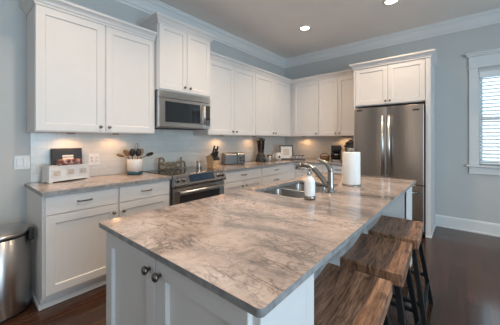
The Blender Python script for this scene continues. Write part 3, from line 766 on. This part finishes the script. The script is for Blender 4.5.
for k in (-1, 0, 1):
    xc = k*.118
    fr_ = MB(); w, h_ = .078, .072
    fo = [(-w/2, w/2, .0, .010), (-w/2, w/2, h_-.010, h_), (-w/2, -w/2+.010, .010, h_-.010), (w/2-.010, w/2, .010, h_-.010)]
    for a, b, c, d in fo: fr_.box(xc+a, xc+b, -D_/2-.005, -D_/2-.0005, (.048+c), (.048+d))
    p = obj('panel', fr_.box(xc-w/2+.010, xc+w/2-.010, -D_/2-.002, -D_/2-.0005, .058, .048+h_-.010), 'whitewash', t, .0005, local=True)
    obj('insert', MB().box(xc-.026, xc+.026, -D_/2-.0032, -D_/2-.0021, .060, .048+h_-.012), 'insert', p, local=True)
    sh = MB(); pts = []
    for q in range(13):
        a = PI*q/12; r = .027*(1+.10*math.cos(6*a)); pts.append((xc+r*math.cos(a), -D_/2-.0033, .074+r*math.sin(a)))
    pts.append((xc-.006, -D_/2-.0033, .062)); pts.append((xc+.006, -D_/2-.0033, .062))
    obj('shell', sh.prism(pts, (0, -.004, 0)), 'shell', p, .001, local=True)
# black boxed book leaning behind the crate's front, standing inside
t = thing('black_book', 'black boxed book with a white label standing in the white crate', 'book', (.045, -4.035, CT+.03))
bk = MB().bar((.072, -4.035, CT+.030), (.030, -4.035, CT+.305), .252, .026, (1, 0, 0))
obj('cover', bk, 'blackbook', t, .002)
nb = Vector((.305-.030, 0, .042)).normalized(); db = Vector((-.042, 0, .275)).normalized()
c0 = Vector((.072, -4.035, CT+.030))+nb*.0132
def onb(s, y, h): q = c0+db*s+nb*h; return (q.x, y, q.z)
lb = MB()
for s0, s1 in ((.172, .188), (.195, .211)):
    lb.add([onb(s, y, h) for h in (0, .0012) for s, y in ((s0, -4.075), (s0, -3.985), (s1, -3.985), (s1, -4.075))], [(3, 2, 1, 0), (4, 5, 6, 7), (0, 1, 5, 4), (1, 2, 6, 5), (2, 3, 7, 6), (3, 0, 4, 7)])
obj('title_label', lb, 'label', t)
t = tag(obj('napkin_pack', MB().bar((.130, -4.135, CT+.178), (.098, -3.935, CT+.178), .075, .050), 'redpack', None, .01, 3), 'red patterned pack lying across the top of the white crate', 'pack')

# utensil crock
ux, uy = .175, -3.425
t = thing('utensil_crock', 'white ceramic crock with a teal foot band holding cooking utensils', 'crock', (ux, uy, CT))
obj('pot', MB().lathe((ux, uy, CT+.0405), [(.083, 0), (.083, .130), (.080, .134), (.076, .130), (.076, .01), (.0001, .008)], 36), 'ceramic', t)
obj('foot_band', MB().lathe((ux, uy, CT+.0005), [(.078, 0), (.0825, .004), (.083, .040), (.08, .040)], 36), 'teal', t)
def utensil(name, label, dx, dy, tip, kind, mat, via=None):
    t = thing(name, label, 'utensil', (ux+dx, uy+dy, CT+.055), 'utensils in the crock')
    p0 = Vector((ux+dx, uy+dy, CT+.060)); p1 = Vector((ux, uy, CT))+Vector(tip)
    pv = Vector((ux, uy, CT))+Vector(via) if via else None; d = (p1-(pv or p0)).normalized()
    ps = p1-d*.075
    obj('handle', MB().tube([p0, pv or p0+(ps-p0)*.5, ps], [.006, .0055, .005], 8), 'spoonwood' if mat == 'spoonwood' else mat, t)
    side = Vector((0.5, .85, 0)); side = (side-d*side.dot(d)).normalized(); nn = d.cross(side)
    mb = MB(); vs_ = []; R_, C_ = 8, 14
    for i in range(R_+1):
        a = PI*i/R_
        for k in range(C_):
            w = 2*PI*k/C_
            if kind == 'spoon': lw, lt = .026, .009
            elif kind == 'ladle': lw, lt = .032, .02
            else: lw, lt = .028, .004
            q = ps+d*(.037-.045*math.cos(a))+side*(lw*math.sin(a)**.8*math.cos(w))+nn*(lt*math.sin(a)**.8*math.sin(w))
            vs_.append(q)
    fs = [(i*C_+k, i*C_+(k+1) % C_, (i+1)*C_+(k+1) % C_, (i+1)*C_+k) for i in range(R_) for k in range(C_)]
    if kind == 'whisk':
        for r_ in (0, 1, 2):
            an = PI*r_/3; sd = side*math.cos(an)+nn*math.sin(an)
            mb.tube([ps+d*(.10*(.5-.5*math.cos(PI*k/12)))+sd*(.024*math.sin(PI*k/12))*1 for k in range(13)], .0016, 6)
            mb.tube([ps+d*(.10*(.5-.5*math.cos(PI*k/12)))-sd*(.024*math.sin(PI*k/12))*1 for k in range(13)], .0016, 6)
    else: mb.add(vs_, fs, True)
    obj('wires' if kind == 'whisk' else 'head', mb, mat, t)
utensil('ladle', 'round black ladle at the left of the utensil crock', -.015, -.02, (.035, -.045, .285), 'ladle', 'black')
utensil('cooking_spoon', 'black spoon at the middle of the utensil crock', .02, .012, (.035, .028, .285), 'ladle', 'black')
utensil('whisk', 'wire whisk standing at the back of the utensil crock', -.025, .02, (-.055, .050, .325), 'whisk', 'chrome')
utensil('wooden_spoon', 'light wooden spoon standing right of centre in the utensil crock', .0, .035, (-.005, .088, .285), 'spoon', 'spoonwood')
utensil('wooden_spoon', 'light wooden spoon leaning out left of the utensil crock', -.035, -.035, (-.01, -.185, .232), 'spoon', 'spoonwood', (-.02, -.060, .184))
utensil('wooden_fork', 'brown wooden paddle between the ladle and the left wooden spoon', -.04, -.015, (-.035, -.095, .275), 'spatula', 'spoonwood', (-.045, -.042, .184))
utensil('spatula', 'black slotted spatula leaning out right of the utensil crock', .045, .035, (.06, .185, .235), 'spatula', 'black', (.045, .052, .184))

# ------------------------------------------------------------------ BEACH letters on the cooktop
t = thing('letter_sign', 'brown cut-out word sign reading Beach on the black cooktop', 'sign', (.11, -2.88, .922))
sz = .921
def stroke(mb, pts, y0, k=1.0, r=.0135):
    mb.tube([(.11, y0+a*k, sz+b+.0145) for a, b in pts], r, 8)
def arc(cx_, cy_, rx, ry, a0, a1, n=14): return [(cx_+rx*math.cos(math.radians(a0+(a1-a0)*i/n)), cy_+ry*math.sin(math.radians(a0+(a1-a0)*i/n))) for i in range(n+1)]
def letter(fn):
    mb = MB(); fn(mb); obj('letter', mb, 'rope', t)
letter(lambda m: (stroke(m, [(0, 0), (0, .07), (.002, .135)], -3.085), stroke(m, [(.0, .13)]+arc(.03, .103, .035, .032, 90, -80)+[(.008, .068)], -3.085), stroke(m, [(.008, .07)]+arc(.035, .036, .042, .034, 80, -90)+[(0, .002)], -3.085)))
letter(lambda m: stroke(m, [(.0, .04), (.055, .042)]+arc(.03, .036, .032, .036, 15, 330, 20), -3.0))
letter(lambda m: (stroke(m, arc(.03, .035, .032, .035, 0, 360, 20), -2.925), stroke(m, [(.066, .072), (.064, .02), (.074, 0)], -2.925)))
letter(lambda m: stroke(m, arc(.03, .035, .034, .035, 40, 320, 18), -2.838))
letter(lambda m: (stroke(m, [(0, .0), (0, .07), (.004, .135)], -2.765), stroke(m, [(0, .045)]+arc(.03, .045, .028, .03, 150, 0)+[(.06, 0), (.078, .008)], -2.765)))
# ------------------------------------------------------------------ right of the range
t = thing('canister', 'small silver canister at the right back of the cooktop', 'canister', (.235, -2.545, .921))
obj('can', MB().lathe((.235, -2.56, .9215), [(.034, 0), (.035, .003), (.035, .072), (.033, .075)]), 'steelh', t)
obj('lid', MB().lathe((.235, -2.56, .997), [(.034, 0), (.036, .002), (.036, .016), (.030, .020), (.006, .021)]), 'chrome', t)
# knife block
kx, ky = .33, -2.395
t = thing('knife_block', 'light wood knife block right of the range', 'knife block', (kx, ky, CT))
kb = MB().prism([(kx+.075, ky-.055, CT+.0005), (kx-.055, ky-.055, CT+.0005), (kx-.085, ky-.055, CT+.155), (kx+.02, ky-.055, CT+.195), (kx+.075, ky-.055, CT+.125)], (0, .11, 0))
obj('block', kb, 'lightwood', t, .004)
obj('slot_cap', MB().prism([(kx+.0755, ky-.056, CT+.105), (kx+.077, ky-.056, CT+.135), (kx+.02, ky-.056, CT+.205), (kx+.019, ky-.056, CT+.1965), (kx+.0755, ky-.056, CT+.126)], (0, .112, 0)), 'black', t)
sl = Vector((-.055, 0, .07)).normalized(); nk = Vector((.07, 0, .055)).normalized()
for i, (f, y, ln) in enumerate(((.25, -.036, .10), (.25, -.010, .09), (.25, .018, .085), (.75, -.034, .13), (.75, .0, .085), (.75, .032, .12))):
    b = Vector((kx+.077, ky+y, CT+.135))+Vector((-.057, 0, .07))*f
    k = thing('knife', ('black-handled knife in the knife block, %s row %s' % (('front', 'back')[f > .5], ('left end', 'middle', 'right end')[i % 3])), 'knife', tuple(b), 'knives in the block')
    dk = (Vector((.35, 0, .94)))
    obj('handle', MB().bar(b+dk*.002, b+dk*ln, .015, .022, (1, 0, 0)), 'black', k, .004)
    obj('bolster', MB().bar(b-dk*.02+nk*.0, b+dk*.0015, .004, .02, (1, 0, 0)), 'chrome', k)
# toaster
t = thing('toaster', 'silver two-slice toaster on the counter beside the knife block', 'toaster', (.195, -1.835, CT), rz=math.radians(-22))
def rprof(w, h, r, n=6):
    pts = [(-w/2, 0), (w/2, 0)]
    for k in range(n+1): a = PI/2*k/n; pts.append((w/2-r+r*math.cos(a), h-r+r*math.sin(a)))
    for k in range(n+1): a = PI/2+PI/2*k/n; pts.append((-w/2+r+r*math.cos(a), h-r+r*math.sin(a)))
    return pts
# local: length along y, ends are black-free steel with a control end at +y... front end faces the camera at -y
obj('shell', MB().prism([(x, -.172, z+.012) for x, z in rprof(.16, .172, .05)], (0, .21, 0)), 'toaster', t, .006, 2, local=True)
obj('end_cap', MB().prism([(x, .0505, z+.010) for x, z in rprof(.164, .176, .052)], (0, .12, 0)), 'toaster', t, .006, 2, local=True)
obj('trim_band', MB().prism([(x, .0385, z+.008) for x, z in rprof(.168, .180, .053)], (0, .0115, 0)), 'chrome', t, .001, local=True)
obj('foot', MB().box(-.07, .07, -.15, .15, .001, .011), 'black', t, local=True)
for x in (-.032, .032): obj('slot', MB().box(x-.013, x+.013, -.14, .03, .1835, .1850), 'dark', t, local=True)
for y, z in ((.085, .06), (.085, .105), (.135, .06)): obj('dial', MB().lathe((.082, y, z), [(.014, 0), (.014, .01), (.010, .013)], 14, 'x'), 'black', t, local=True)
obj('lever', MB().box(.083, .10, .125, .15, .115, .128), 'black', t, .002, local=True)
# blender
bx_, by_ = .20, -1.12
t = thing('blender', 'black based countertop blender with a clear jar and black lid', 'blender', (bx_, by_, CT))
obj('base', MB().lathe((bx_, by_, CT+.0005), [(.098, 0), (.10, .01), (.092, .06), (.074, .12), (.062, .145), (.056, .15)], 28), 'black', t)
obj('dial', MB().tube([(bx_+.085, by_-.028, CT+.06), (bx_+.112, by_-.036, CT+.066)], [.026, .022], 18), 'chrome', t)
obj('jar', MB().lathe((bx_, by_, CT+.1515), [(.052, 0), (.056, .01), (.074, .225), (.071, .225), (.052, .012), (.0001, .010)], 24), 'jar', t)
obj('lid', MB().lathe((bx_, by_, CT+.378), [(.078, 0), (.08, .004), (.08, .026), (.05, .03), (.045, .042), (.0001, .044)], 24), 'black', t)
obj('shaft', MB().tube([(bx_, by_, CT+.165), (bx_, by_, CT+.375)], .022, 12), 'black', t)
obj('jar_handle', MB().tube([(bx_+.06, by_-.065, CT+.36), (bx_+.095, by_-.10, CT+.35), (bx_+.095, by_-.10, CT+.23), (bx_+.055, by_-.055, CT+.20)], .014, 10), 'black', t)
# corner group
jx, jy = .30, -.70
t = thing('ceramic_jug', 'small cream ceramic jug left of the framed print in the corner', 'jug', (jx, jy, CT))
obj('body', MB().lathe((jx, jy, CT+.0005), [(.04, 0), (.062, .02), (.072, .06), (.062, .10), (.046, .125), (.05, .145), (.045, .145), (.04, .12), (.0001, .11)], 24), 'ceramic', t)
obj('handle', MB().tube([(jx-.04, jy-.045, CT+.12), (jx-.065, jy-.075, CT+.115), (jx-.07, jy-.08, CT+.07), (jx-.045, jy-.05, CT+.04)], .009, 10), 'ceramic', t)
obj('spot', MB().lathe((jx+.052, jy-.042, CT+.07), [(.022, 0), (.02, .012), (.0001, .014)], 16, 'x'), 'dark', t)
jx2, jy2 = .20, -.86
t = thing('spice_tin', 'squat grey tin at the far left of the corner group', 'tin', (jx2, jy2, CT))
obj('can', MB().lathe((jx2, jy2, CT+.0005), [(.05, 0), (.052, .004), (.052, .085)], 22), 'grey', t)
obj('lid', MB().lathe((jx2, jy2, CT+.086), [(.053, 0), (.053, .016), (.045, .02)], 22), 'chrome', t)
# framed print leaning in the corner, facing the room diagonal
fc = Vector((.36, -.50, CT)); t = thing('picture_frame', 'small framed print with a dark frame leaning in the counter corner', 'picture', tuple(fc), rz=math.radians(40))
tl = math.radians(10); fw, fh = .27, .285
def lean(x, z, d): return (x, -d*math.cos(tl)+z*math.sin(tl), z*math.cos(tl)+d*math.sin(tl)+.002)
def lbox(mb, x0, x1, z0, z1, d0, d1):
    return mb.add([lean(x, z, d) for d in (d0, d1) for x, z in ((x0, z0), (x1, z0), (x1, z1), (x0, z1))], [(3, 2, 1, 0), (4, 5, 6, 7), (0, 1, 5, 4), (1, 2, 6, 5), (2, 3, 7, 6), (3, 0, 4, 7)])
fm = MB(); lbox(fm, -fw/2, fw/2, 0, .025, 0, .018); lbox(fm, -fw/2, fw/2, fh-.025, fh, 0, .018); lbox(fm, -fw/2, -fw/2+.025, .025, fh-.025, 0, .018); lbox(fm, fw/2-.025, fw/2, .025, fh-.025, 0, .018)
obj('frame', fm, 'frame', t, .002, local=True)
pr_ = obj('print', lbox(MB(), -fw/2+.025, fw/2-.025, .025, fh-.025, .004, .009), 'photo', t, local=True)
obj('picture', lbox(MB(), -.06, .055, .085, .215, .0092, .0102), 'shell', pr_, local=True)
# small dark tray with glasses, right of the frame
rx_, ry_ = .56, -.40
t = thing('spice_rack', 'low dark rack of small jars right of the framed print', 'rack', (rx_, ry_, CT), rz=math.radians(40))
obj('tray', MB().box(-.13, .13, -.035, .035, .001, .022), 'frame', t, .003, local=True)
for k in range(4):
    x = -.095+k*.063
    j = thing('spice_jar', ('small glass spice jar in the low dark rack, %s' % ('leftmost', 'second from left', 'third from left', 'rightmost')[k]), 'jar', (rx_+x*math.cos(math.radians(40)), ry_+x*math.sin(math.radians(40)), CT+.023), 'spice jars in the rack')
    obj('body', MB().lathe((0, 0, 0), [(.022, 0), (.023, .003), (.023, .05), (.018, .055)], 16), 'grey', j, local=True)
    obj('lid', MB().lathe((0, 0, .0555), [(.02, 0), (.021, .002), (.021, .014), (.018, .017)], 16), 'black', j, local=True)
# basket, coffee maker, cooker
qx, qy = 1.045, -.27
t = thing('wicker_basket', 'small brown wicker basket left of the coffee maker', 'basket', (qx, qy, CT))
obj('basket_body', MB().lathe((qx, qy, CT+.0005), [(.07, 0), (.085, .03), (.09, .085), (.086, .09), (.08, .085), (.07, .02), (.0001, .015)], 24), 'basket', t)
obj('handle', MB().tube([(qx-.086*math.cos(PI*k/12), qy, CT+.08+.06*math.sin(PI*k/12)) for k in range(13)], .008, 8), 'basket', t)
mx, my = 1.262, -.27
t = thing('coffee_maker', 'black drip coffee maker with a glass carafe on the back counter', 'coffee maker', (mx, my, CT), rz=math.radians(24))
obj('base', MB().box(-.085, .085, -.11, .10, .0005, .032), 'black', t, .008, local=True)
obj('column', MB().box(-.085, .085, .035, .10, .0325, .205), 'black', t, .006, local=True)
obj('brew_head', MB().box(-.087, .087, -.10, .102, .2055, .290), 'black', t, .010, local=True)
obj('trim_strip', MB().box(-.07, .07, -.1125, -.1102, .010, .024), 'bright', t, local=True)
obj('hot_plate', MB().lathe((0, -.038, .0325), [(.064, 0), (.062, .010)], 24), 'chrome', t, local=True)
cf = obj('carafe', MB().lathe((0, -.038, .043), [(.056, 0), (.064, .02), (.067, .055), (.054, .105), (.045, .125), (.041, .125), (.050, .10), (.062, .055), (.06, .02), (.0001, .01)], 24), 'jar', t, local=True)
obj('band', MB().lathe((0, -.038, .125), [(.0605, 0), (.0625, .001), (.0575, .012), (.0555, .012)], 24), 'chrome', cf, local=True)
obj('carafe_handle', MB().tube([(-.045, -.055, .155), (-.085, -.072, .15), (-.092, -.076, .09), (-.062, -.062, .065)], .009, 10), 'black', cf, local=True)
ox, oy = 1.515, -.235
t = thing('multi_cooker', 'tall black and steel cooker half hidden by the paper towels', 'cooker', (ox, oy, CT))
obj('body', MB().lathe((ox, oy, CT+.0005), [(.09, 0), (.098, .01), (.098, .10), (.098, .30), (.09, .31)], 28), 'black', t)
obj('band', MB().lathe((ox, oy, CT+.20), [(.0985, 0), (.0995, .002), (.0995, .05), (.0985, .052)], 28), 'steelh', t)
obj('lid', MB().lathe((ox, oy, CT+.3115), [(.094, 0), (.098, .01), (.09, .04), (.06, .06), (.025, .066), (.025, .08), (.0001, .082)], 28), 'black', t)
obj('side_handle', MB().box(ox-.122, ox-.0995, oy-.035, oy+.035, CT+.265, CT+.292), 'black', t, .006)

# ------------------------------------------------------------------ lamps
def spot(parent, loc, power, col, size=2.4, blend=.9, r=.05):
    l = bpy.data.lights.new('lamp_light', 'SPOT'); l.energy = power; l.color = col; l.spot_size = size; l.spot_blend = blend; l.shadow_soft_size = r
    o = bpy.data.objects.new('lamp_light', l); COL.objects.link(o); o.parent = parent; o.location = loc
    return o
cans = [(1.13, -1.20, 'recessed ceiling light nearest the back corner'), (2.33, -1.20, 'recessed ceiling light in front of the refrigerator, at the top edge'),
        (1.13, -2.75, 'added unseen ceiling light above the range aisle'), (2.33, -2.75, 'added unseen ceiling light above the island sink'),  # this row and the next are out of view, added for their light
        (1.13, -4.12, 'added unseen ceiling light above the left base cabinet aisle'), (2.33, -4.12, 'added unseen ceiling light above the near end of the island')]
c0 = None
for x, y, lab in cans:
    if c0 is None:
        c0 = thing('ceiling_light', lab, 'ceiling light', (x, y, H), 'recessed ceiling lights')
        tr_ = MB().lathe((0, 0, 0), [(.095, -.0005), (.093, -.008), (.072, -.010), (.070, -.002)], 32)
        obj('trim_ring', tr_, 'trim', c0, local=True)
        obj('lens', MB().lathe((0, 0, 0), [(.069, -.0005), (.069, -.0035), (.04, -.006), (.0001, -.007)], 28), 'lamp', c0, local=True)
        spot(c0, (0, 0, -.03), CAN_W, (1.0, .745, .50))
    else:
        c = copy_tree(c0); c.location = (x, y, H); c['label'] = lab
pk = [(.145, -4.03, 'under-cabinet puck light above the white crate'), (.145, -3.62, 'under-cabinet puck light above the outlet and crock'),
      (.145, -2.05, 'under-cabinet puck light above the toaster'), (.145, -1.26, 'under-cabinet puck light left of the blender'),
      (.55, -.145, 'under-cabinet puck light in the back corner'), (1.35, -.145, 'under-cabinet puck light above the coffee maker')]
p0 = None
for x, y, lab in pk:
    if p0 is None:
        p0 = thing('puck_light', lab, 'cabinet light', (x, y, UB-.0005), 'puck lights under the wall cabinets')
        obj('housing', MB().lathe((0, 0, 0), [(.036, 0), (.036, -.010), (.030, -.012), (.029, -.006)], 24), 'chrome', p0, local=True)
        obj('lens', MB().lathe((0, 0, 0), [(.0285, -.002), (.0285, -.009), (.0001, -.010)], 20), 'puck', p0, local=True)
        spot(p0, (0, 0, -.018), PUCK_W, (1.0, .52, .22), 2.95, .5, .035)
    else:
        c = copy_tree(p0); c.location = (x, y, UB-.0005); c['label'] = lab
